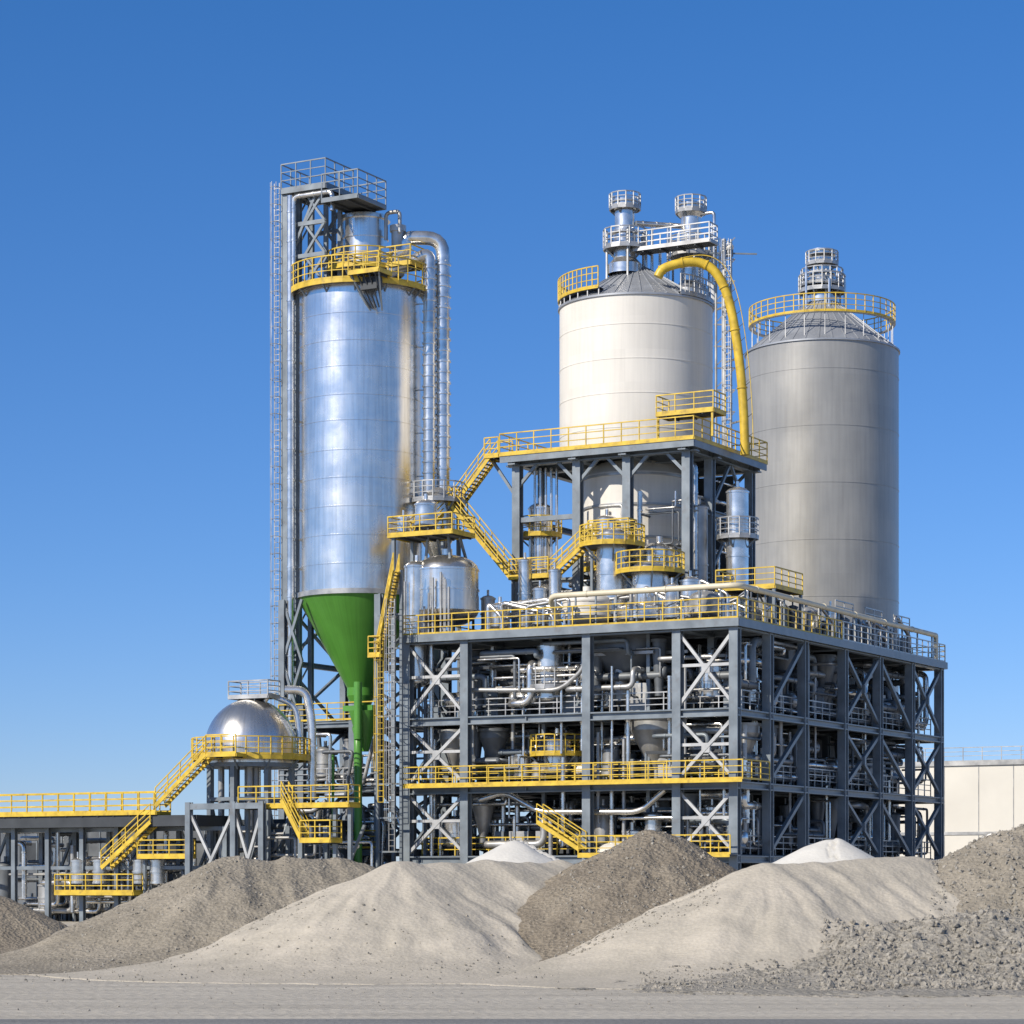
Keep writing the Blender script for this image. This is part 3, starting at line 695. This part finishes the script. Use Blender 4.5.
while x<Wp(300,800).x:
    for yy in (yw+.9,yw+4): b.ib((x,yy,0),(x,yy,zW-1),.34,'blue')
    if k%2==0: b.beam((x,yw+4,.2),(x+3.1,yw+4,zW-1),.18,.18,'blue'); b.beam((x+3.1,yw+4.05,.2),(x,yw+4.05,zW-1),.17,.17,'brace')
    b.beam((x,yw+1,zW*.5),(x+3.1,yw+1,zW*.5),.2,.24,'blue')
    x+=3.1;k+=1
for pa,pb in ((195,240),(240,268)):
    a=Wp(pa,800).x;c=Wp(pb,800).x
    for xx in (a,c): b.ib((xx,yw-.7,0),(xx,yw-.7,zW+.6),.4,'blue')
    b.beam((a,yw-.7,1),(c,yw-.7,zW),.2,.2,'brace'); b.beam((c,yw-.65,1),(a,yw-.65,zW),.19,.19,'brace'); b.beam((a,yw-.7,zW+.3),(c,yw-.7,zW+.3),.35,.4,'blue')
q0=Wp(240,806);q1=Wp(350,806); b.plat(q0.x,q1.x,yw-.2,yw+1.2,q0.z,'FR') 
q2=Wp(285,800);q3=Wp(305,840); b.stair(q3,q2,.9); q4=Wp(335,842); b.plat(q3.x,q4.x,yw-.6,yw+.8,q3.z,'FR')
for xx in (q1.x-.3,q0.x+.3,q4.x-.3): b.beam((xx,yw+.5,0),(xx,yw+.5,q0.z-.2),.25,.25,'blue')
m1=Wp(140,856);m2=Wp(188,856); b.plat(m1.x,m2.x,yw-.3,yw+.8,m1.z,'FR',h=1.1)
for xx in (m1.x+.2,m2.x-.2): b.beam((xx,yw+.3,0),(xx,yw+.3,m1.z-.1),.18,.18,'blue')
b.finish()
b=B('pump_station')
for k in range(34):
    px=R_(5,345); y=yw+R_(2,7); x=FY(px,850,y).x; h=R_(1.6,5.0); b.vessel(x,y,0,h,R_(.3,.8),random.choice(['pipe','dull','hop','blue','pipe','pipe']))
for px in (70,92,132,150): x=Wp(px,880).x; b.vessel(x,yw+.9,2.2,4.6,.5,'pipe')
for k in range(90):
    y=yw+R_(1.5,6); x=FY(R_(0,330),850,y).x; z=R_(.6,7); x2=x+R_(1,5); b.pipe([(x,y+2,z),(x,y,z),(x2,y,z),(x2,y,R_(.5,7))],R_(.07,.2),random.choice(['pipe','dull','hop','pipe']),8,fl=1.3)
b.finish()
b=B('industrial_shed')
for a,c,y0,h in ((xl-20,Wp(230,800).x,yw+9,7.0),):
    b.box(a,c,y0,y0+12,0,h,'hop'); b.box(a-.3,c+.3,y0-.3,y0+12.3,h,h+.35,'dark')
    k=a
    while k<c: b.box(k,k+.08,y0-.06,y0,0,h,'blue'); k+=1.2
    k=a+2
    while k<c-3: b.box(k,k+2,y0-.05,y0-.01,h-2.6,h-1.2,'dark'); k+=4.5
b.finish()
b=B('white_warehouse')
d5=262; a=P(944,768,d5); hh=CH+(HZ-766)*d5/F
b.box(a.x-18,a.x+40,a.y,a.y+22,0,hh,'wall'); b.box(a.x-18.2,a.x+40.2,a.y-.2,a.y+22.2,hh,hh+.5,'dull')
b.rail([(a.x-18,a.y,hh+.5),(a.x+40,a.y,hh+.5)],'dull',toe=False,sp=2)
for k in range(16): b.box(a.x-18+3.6*k,a.x-17.94+3.6*k,a.y-.05,a.y,0,hh,'dull')
b.box(a.x+2,a.x+5,a.y-.12,a.y-.03,0,4.6,'hop'); b.box(a.x-18,a.x+40,a.y-.1,a.y-.02,hh*.52,hh*.54,'dull')
b.pipe([(a.x+3,a.y-1,0),(a.x+3,a.y-1,6.4),(a.x+6,a.y-1,8),(a.x+9,a.y-1,6.4),(a.x+9,a.y-1,0)],.22,'dull',10,R=2.5)
for k in range(5): b.beam((a.x+12+1.2*k,a.y-.8,0),(a.x+12+1.2*k,a.y-.8,7.4),.2,.2,'dull')
b.box(a.x+11.5,a.x+17.5,a.y-1.4,a.y-.3,7.2,7.5,'dull'); b.vessel(a.x+14,a.y-1.8,0,5,1.2,'pipe')
b.finish()

# ================= TERRAIN =================
def vnoise(x,y,seed):
    r=np.random.RandomState(seed); T=r.rand(256,256)
    xi=np.floor(x).astype(int);yi=np.floor(y).astype(int);fx_=x-xi;fy_=y-yi
    fx_=fx_*fx_*(3-2*fx_);fy_=fy_*fy_*(3-2*fy_)
    g=lambda i,j:T[i%256,j%256]
    return (g(xi,yi)*(1-fx_)+g(xi+1,yi)*fx_)*(1-fy_)+(g(xi,yi+1)*(1-fx_)+g(xi+1,yi+1)*fx_)*fy_
def fbm(x,y,seed,o=4):
    s=0;a=1;t=0
    for k in range(o): s=s+a*(vnoise(x*2**k,y*2**k,seed+k)-.5);t+=a;a*=.5
    return s/t
def sand(name,c1,c2,grain=1.0,speck=0.3,bump=.35,tracks=False):
    m,nt,b=new_mat(name);L=nt.links.new
    tc=N(nt,'ShaderNodeTexCoord')
    n1=N(nt,'ShaderNodeTexNoise');n1.inputs['Scale'].default_value=.45;n1.inputs['Detail'].default_value=9;n1.inputs['Roughness'].default_value=.65
    if tracks:
        mp=N(nt,'ShaderNodeMapping');mp.inputs['Scale'].default_value=(.18,1.3,1);L(tc.outputs['Object'],mp.inputs[0]);L(mp.outputs[0],n1.inputs[0])
    else: L(tc.outputs['Object'],n1.inputs[0])
    n2=N(nt,'ShaderNodeTexNoise');n2.inputs['Scale'].default_value=9*grain;n2.inputs['Detail'].default_value=8;n2.inputs['Roughness'].default_value=.75;L(tc.outputs['Object'],n2.inputs[0])
    vo=N(nt,'ShaderNodeTexVoronoi');vo.inputs['Scale'].default_value=7*grain;L(tc.outputs['Object'],vo.inputs['Vector'])
    cr=N(nt,'ShaderNodeMapRange');cr.inputs['From Min'].default_value=.35;cr.inputs['From Max'].default_value=.65;L(n1.outputs[0],cr.inputs[0])
    mi=N(nt,'ShaderNodeMix',data_type='RGBA');L(cr.outputs[0],mi.inputs[0]);mi.inputs[6].default_value=(*c1,1);mi.inputs[7].default_value=(*c2,1)
    m2=N(nt,'ShaderNodeMapRange');m2.inputs['From Min'].default_value=.3;m2.inputs['From Max'].default_value=.7;m2.inputs['To Min'].default_value=1-speck;m2.inputs['To Max'].default_value=1+speck*.5;L(n2.outputs[0],m2.inputs[0])
    sc_=N(nt,'ShaderNodeVectorMath',operation='SCALE');L(mi.outputs[2],sc_.inputs[0]);L(m2.outputs[0],sc_.inputs['Scale'])
    L(sc_.outputs[0],b.inputs['Base Color']);b.inputs['Roughness'].default_value=.95;b.inputs['Specular IOR Level'].default_value=.15
    ad=N(nt,'ShaderNodeMath',operation='ADD');L(n2.outputs[0],ad.inputs[0]);L(vo.outputs['Distance'],ad.inputs[1])
    bp=N(nt,'ShaderNodeBump');bp.inputs['Strength'].default_value=bump;bp.inputs['Distance'].default_value=.12;L(ad.outputs[0],bp.inputs['Height']);L(bp.outputs[0],b.inputs['Normal'])
    return m
SM={'light':sand('light_sand',(.44,.405,.34),(.53,.485,.41),1,.16,.22),
 'brown':sand('brown_gravel',(.25,.215,.17),(.35,.305,.24),1,.45,.7),
 'tan':sand('tan_gravel',(.29,.26,.21),(.39,.35,.285),1,.38,.55),
 'white':sand('white_sand',(.60,.585,.545),(.66,.645,.60),1,.08,.1),
 'rubble':sand('rubble_gravel',(.38,.355,.305),(.50,.465,.405),.8,.4,.9)}
def hfield(pile,X,Y,seed,rough,rill):
    (x0,y0,z0),(x1,y1,z1),sl=pile
    dx,dy=x1-x0,y1-y0;L2=dx*dx+dy*dy+1e-9
    wx=X+1.3*fbm(X*.25,Y*.25,seed+40,4);wy=Y+1.3*fbm(X*.25+9,Y*.25,seed+50,4)
    t=np.clip(((wx-x0)*dx+(wy-y0)*dy)/L2,0,1)
    px=x0+t*dx;py=y0+t*dy;d=np.hypot(wx-px,wy-py)
    ang=np.arctan2(wy-py,wx-px)
    top=z0+(z1-z0)*t+.45*fbm(t*4+seed,t*0+3,seed+7,3)
    d2=np.sqrt(d*d+.12)-.3
    h=top-sl*d2
    h=np.where(h<1.0,1.0*np.exp(np.clip((h-1.0)/1.0,-6,0))-.03,h)
    along=t*math.sqrt(L2)
    q=ang*2.2+along*.9
    ri=fbm(q*2.3+seed+.25*fbm(d*.5,q,seed+90,3),d*.35,seed+11,5)
    h=h+rill*ri*np.clip(d,0,3)/3*np.clip(h,0,1)+rough*fbm(X*1.6,Y*1.6,seed+21,5)*np.clip(h+.1,0,1)
    return h
def pile(name,pa,pb,sl,mat,seed,rough=.15,rill=.35,step=.1):
    def w(q): px,py,d=q; return ((px-512)*d/F,d,CH+(HZ-py)*d/F)
    a,bb=w(pa),w(pb); ext=max(a[2],bb[2])/sl*1.5+3
    x0,x1=min(a[0],bb[0])-ext,max(a[0],bb[0])+ext; y0,y1=min(a[1],bb[1])-ext,max(a[1],bb[1])+ext
    nx=int((x1-x0)/step);ny=int((y1-y0)/step)
    X,Y=np.meshgrid(np.linspace(x0,x1,nx),np.linspace(y0,y1,ny))
    H=hfield((a,bb,sl),X,Y,seed,rough,rill)
    H=np.where(H<.02,-.3,H)
    cx,cy=(a[0]+bb[0])/2,(a[1]+bb[1])/2
    V=np.stack([X-cx,Y-cy,H],-1).reshape(-1,3)
    idx=np.arange(nx*ny).reshape(ny,nx)
    Fq=np.stack([idx[:-1,:-1],idx[:-1,1:],idx[1:,1:],idx[1:,:-1]],-1).reshape(-1,4)
    keep=(V[Fq,2].max(1)>-.25);Fq=Fq[keep]
    us=np.unique(Fq);mp=np.full(len(V),-1);mp[us]=np.arange(len(us));V=V[us];Fq=mp[Fq]
    me=bpy.data.meshes.new(name);me.from_pydata(V.tolist(),[],Fq.tolist());me.materials.append(SM[mat])
    me.polygons.foreach_set('use_smooth',[True]*len(me.polygons));me.update()
    o=bpy.data.objects.new(name,me);bpy.context.scene.collection.objects.link(o);o.location=(cx,cy,0)
    return (a,bb,sl,seed,rough,rill)
PL=[]
PL.append(pile('gravel_pile',(225,857,93),(345,857,94),.50,'tan',3,.2,.34))
PL.append(pile('sand_pile',(400,862,87),(560,858,91),.46,'light',12,.09,.34))
PL.append(pile('sand_pile',(512,842,98),(518,842,98.5),.56,'white',15,.03,.1))
PL.append(pile('gravel_pile',(640,830,88),(668,833,89),.56,'brown',23,.22,.38))
PL.append(pile('sand_pile',(765,860,83),(945,858,86),.45,'light',31,.09,.34))
PL.append(pile('sand_pile',(826,839,98),(834,839,98),.55,'white',37,.03,.1))
PL.append(pile('gravel_pile',(1003,824,86),(1070,830,87),.56,'tan',44,.26,.32))
PL.append(pile('rubble_pile',(890,920,78),(1090,912,80),.33,'rubble',52,.55,.3))
PL.append(pile('gravel_pile',(-30,893,108),(-12,893,108),.5,'brown',61,.15,.3))
def sheet(name,x0,x1,y0,y1,z,mat,nx=2,ny=2):
    xs=np.linspace(x0,x1,nx);ys=np.linspace(y0,y1,ny);X,Y=np.meshgrid(xs,ys)
    V=np.stack([X,Y,np.full_like(X,z)],-1).reshape(-1,3);idx=np.arange(nx*ny).reshape(ny,nx)
    Fq=np.stack([idx[:-1,:-1],idx[:-1,1:],idx[1:,1:],idx[1:,:-1]],-1).reshape(-1,4)
    me=bpy.data.meshes.new(name);me.from_pydata(V.tolist(),[],Fq.tolist());me.materials.append(mat);o=bpy.data.objects.new(name,me);bpy.context.scene.collection.objects.link(o);return o
gm=sand('dusty_ground',(.42,.39,.335),(.57,.53,.455),.5,.25,.4,True)
sheet('ground',-4000,4000,-500,8000,0,gm)
rm=sand('dark_strip_grey',(.21,.21,.21),(.28,.28,.275),1,.3,.3,True)
sheet('dark_ground_strip',-200,200,45,56.0,.006,rm)  # thin darker grey sheet laid across the near ground
def rocks(name,mat,specs):
    import bmesh
    bm=bmesh.new();bmesh.ops.create_icosphere(bm,subdivisions=1,radius=1);base=np.array([v.co[:] for v in bm.verts]);fc=np.array([[v.index for v in f.verts] for f in bm.faces]);bm.free()
    Vs=[];Fs=[];o=0
    for (x,y,z,r) in specs:
        q=base*(1+rng.uniform(-.3,.3,(len(base),1)))*r*rng.uniform(.6,1.2,3)
        a=rng.uniform(0,6.28);R=np.array([[math.cos(a),-math.sin(a),0],[math.sin(a),math.cos(a),0],[0,0,1]])
        q=q@R.T+np.array([x,y,z]);Vs.append(q);Fs.append(fc+o);o+=len(base)
    me=bpy.data.meshes.new(name);me.from_pydata(np.concatenate(Vs).tolist(),[],np.concatenate(Fs).tolist());me.materials.append(mat);ob=bpy.data.objects.new(name,me);bpy.context.scene.collection.objects.link(ob)
def allh(x,y):
    H=np.zeros_like(x)
    for i,(a,bb,sl,sd,ro,ri) in enumerate(PL): H=np.maximum(H,hfield((a,bb,sl),x,y,sd,ro,ri))
    return H
def scatter(n,pxa,pxb,da,db,rmin,rmax):
    d=rng.uniform(da,db,n);px=rng.uniform(pxa,pxb,n);x=(px-512)*d/F;r=rmin*(rmax/rmin)**(rng.rand(n)**3)
    h=allh(x,d); return [(x[i],d[i],h[i]+r[i]*.2,r[i]) for i in range(n)]
sp=scatter(4200,820,1060,69,79.5,.02,.13)+scatter(1400,640,900,70,76.5,.015,.09)+scatter(700,-20,560,76,84,.015,.06)+scatter(1400,560,720,80,89,.015,.07)+scatter(1400,60,330,84,94,.015,.07)+scatter(1500,930,1050,79,88,.02,.1)+scatter(500,0,1024,58,75,.01,.04)
rocks('scattered_rocks',SM['rubble'],sp)

# ================= LIGHT, SKY, CAMERA =================
EL=34; hx,hy=-0.76,-0.65
sd=Vector((hx*math.cos(math.radians(EL)),hy*math.cos(math.radians(EL)),math.sin(math.radians(EL))))
sl=bpy.data.lights.new('sun','SUN');sl.energy=5.0;sl.angle=math.radians(.5);sl.color=(1,.915,.79)
so=bpy.data.objects.new('sun',sl);bpy.context.scene.collection.objects.link(so);so.rotation_euler=sd.to_track_quat('Z','Y').to_euler();so.location=(-60,-60,80)
w_=bpy.data.worlds.new('World');bpy.context.scene.world=w_;w_.use_nodes=True;nt=w_.node_tree;nt.nodes.clear()
o=nt.nodes.new('ShaderNodeOutputWorld');bg=nt.nodes.new('ShaderNodeBackground');sk=nt.nodes.new('ShaderNodeTexSky');sk.sky_type='NISHITA'
sk.sun_disc=False;sk.sun_elevation=math.radians(EL);sk.sun_rotation=math.atan2(hx,hy);sk.air_density=1.0;sk.dust_density=0.0;sk.ozone_density=4.0;sk.altitude=1500
tc=nt.nodes.new('ShaderNodeTexCoord');sx=nt.nodes.new('ShaderNodeSeparateXYZ');cr=nt.nodes.new('ShaderNodeValToRGB');mu=nt.nodes.new('ShaderNodeVectorMath');mu.operation='MULTIPLY'
nt.links.new(tc.outputs['Generated'],sx.inputs[0]);nt.links.new(sx.outputs[2],cr.inputs[0])
el=cr.color_ramp.elements;el[0].position=0;el[0].color=(.57,.62,.86,1);el[1].position=.33;el[1].color=(.31,.67,1.0,1)
e2_=el.new(.12);e2_.color=(.45,.64,.91,1);e3_=el.new(.6);e3_.color=(.58,.68,.74,1)
nt.links.new(sk.outputs[0],mu.inputs[0]);nt.links.new(cr.outputs[0],mu.inputs[1])
bg.inputs[1].default_value=.13
nt.links.new(mu.outputs[0],bg.inputs[0]);nt.links.new(bg.outputs[0],o.inputs[0])
cam=bpy.data.cameras.new('camera');co=bpy.data.objects.new('camera',cam);bpy.context.scene.collection.objects.link(co)
cam.sensor_width=36;cam.lens=F/1024*36;cam.shift_y=(HZ-512)/1024;cam.clip_end=12000;cam.clip_start=.5
co.location=(0,0,CH);co.rotation_euler=(math.pi/2,0,0);bpy.context.scene.camera=co
bpy.context.scene.view_settings.view_transform='Standard';bpy.context.scene.view_settings.look='None'
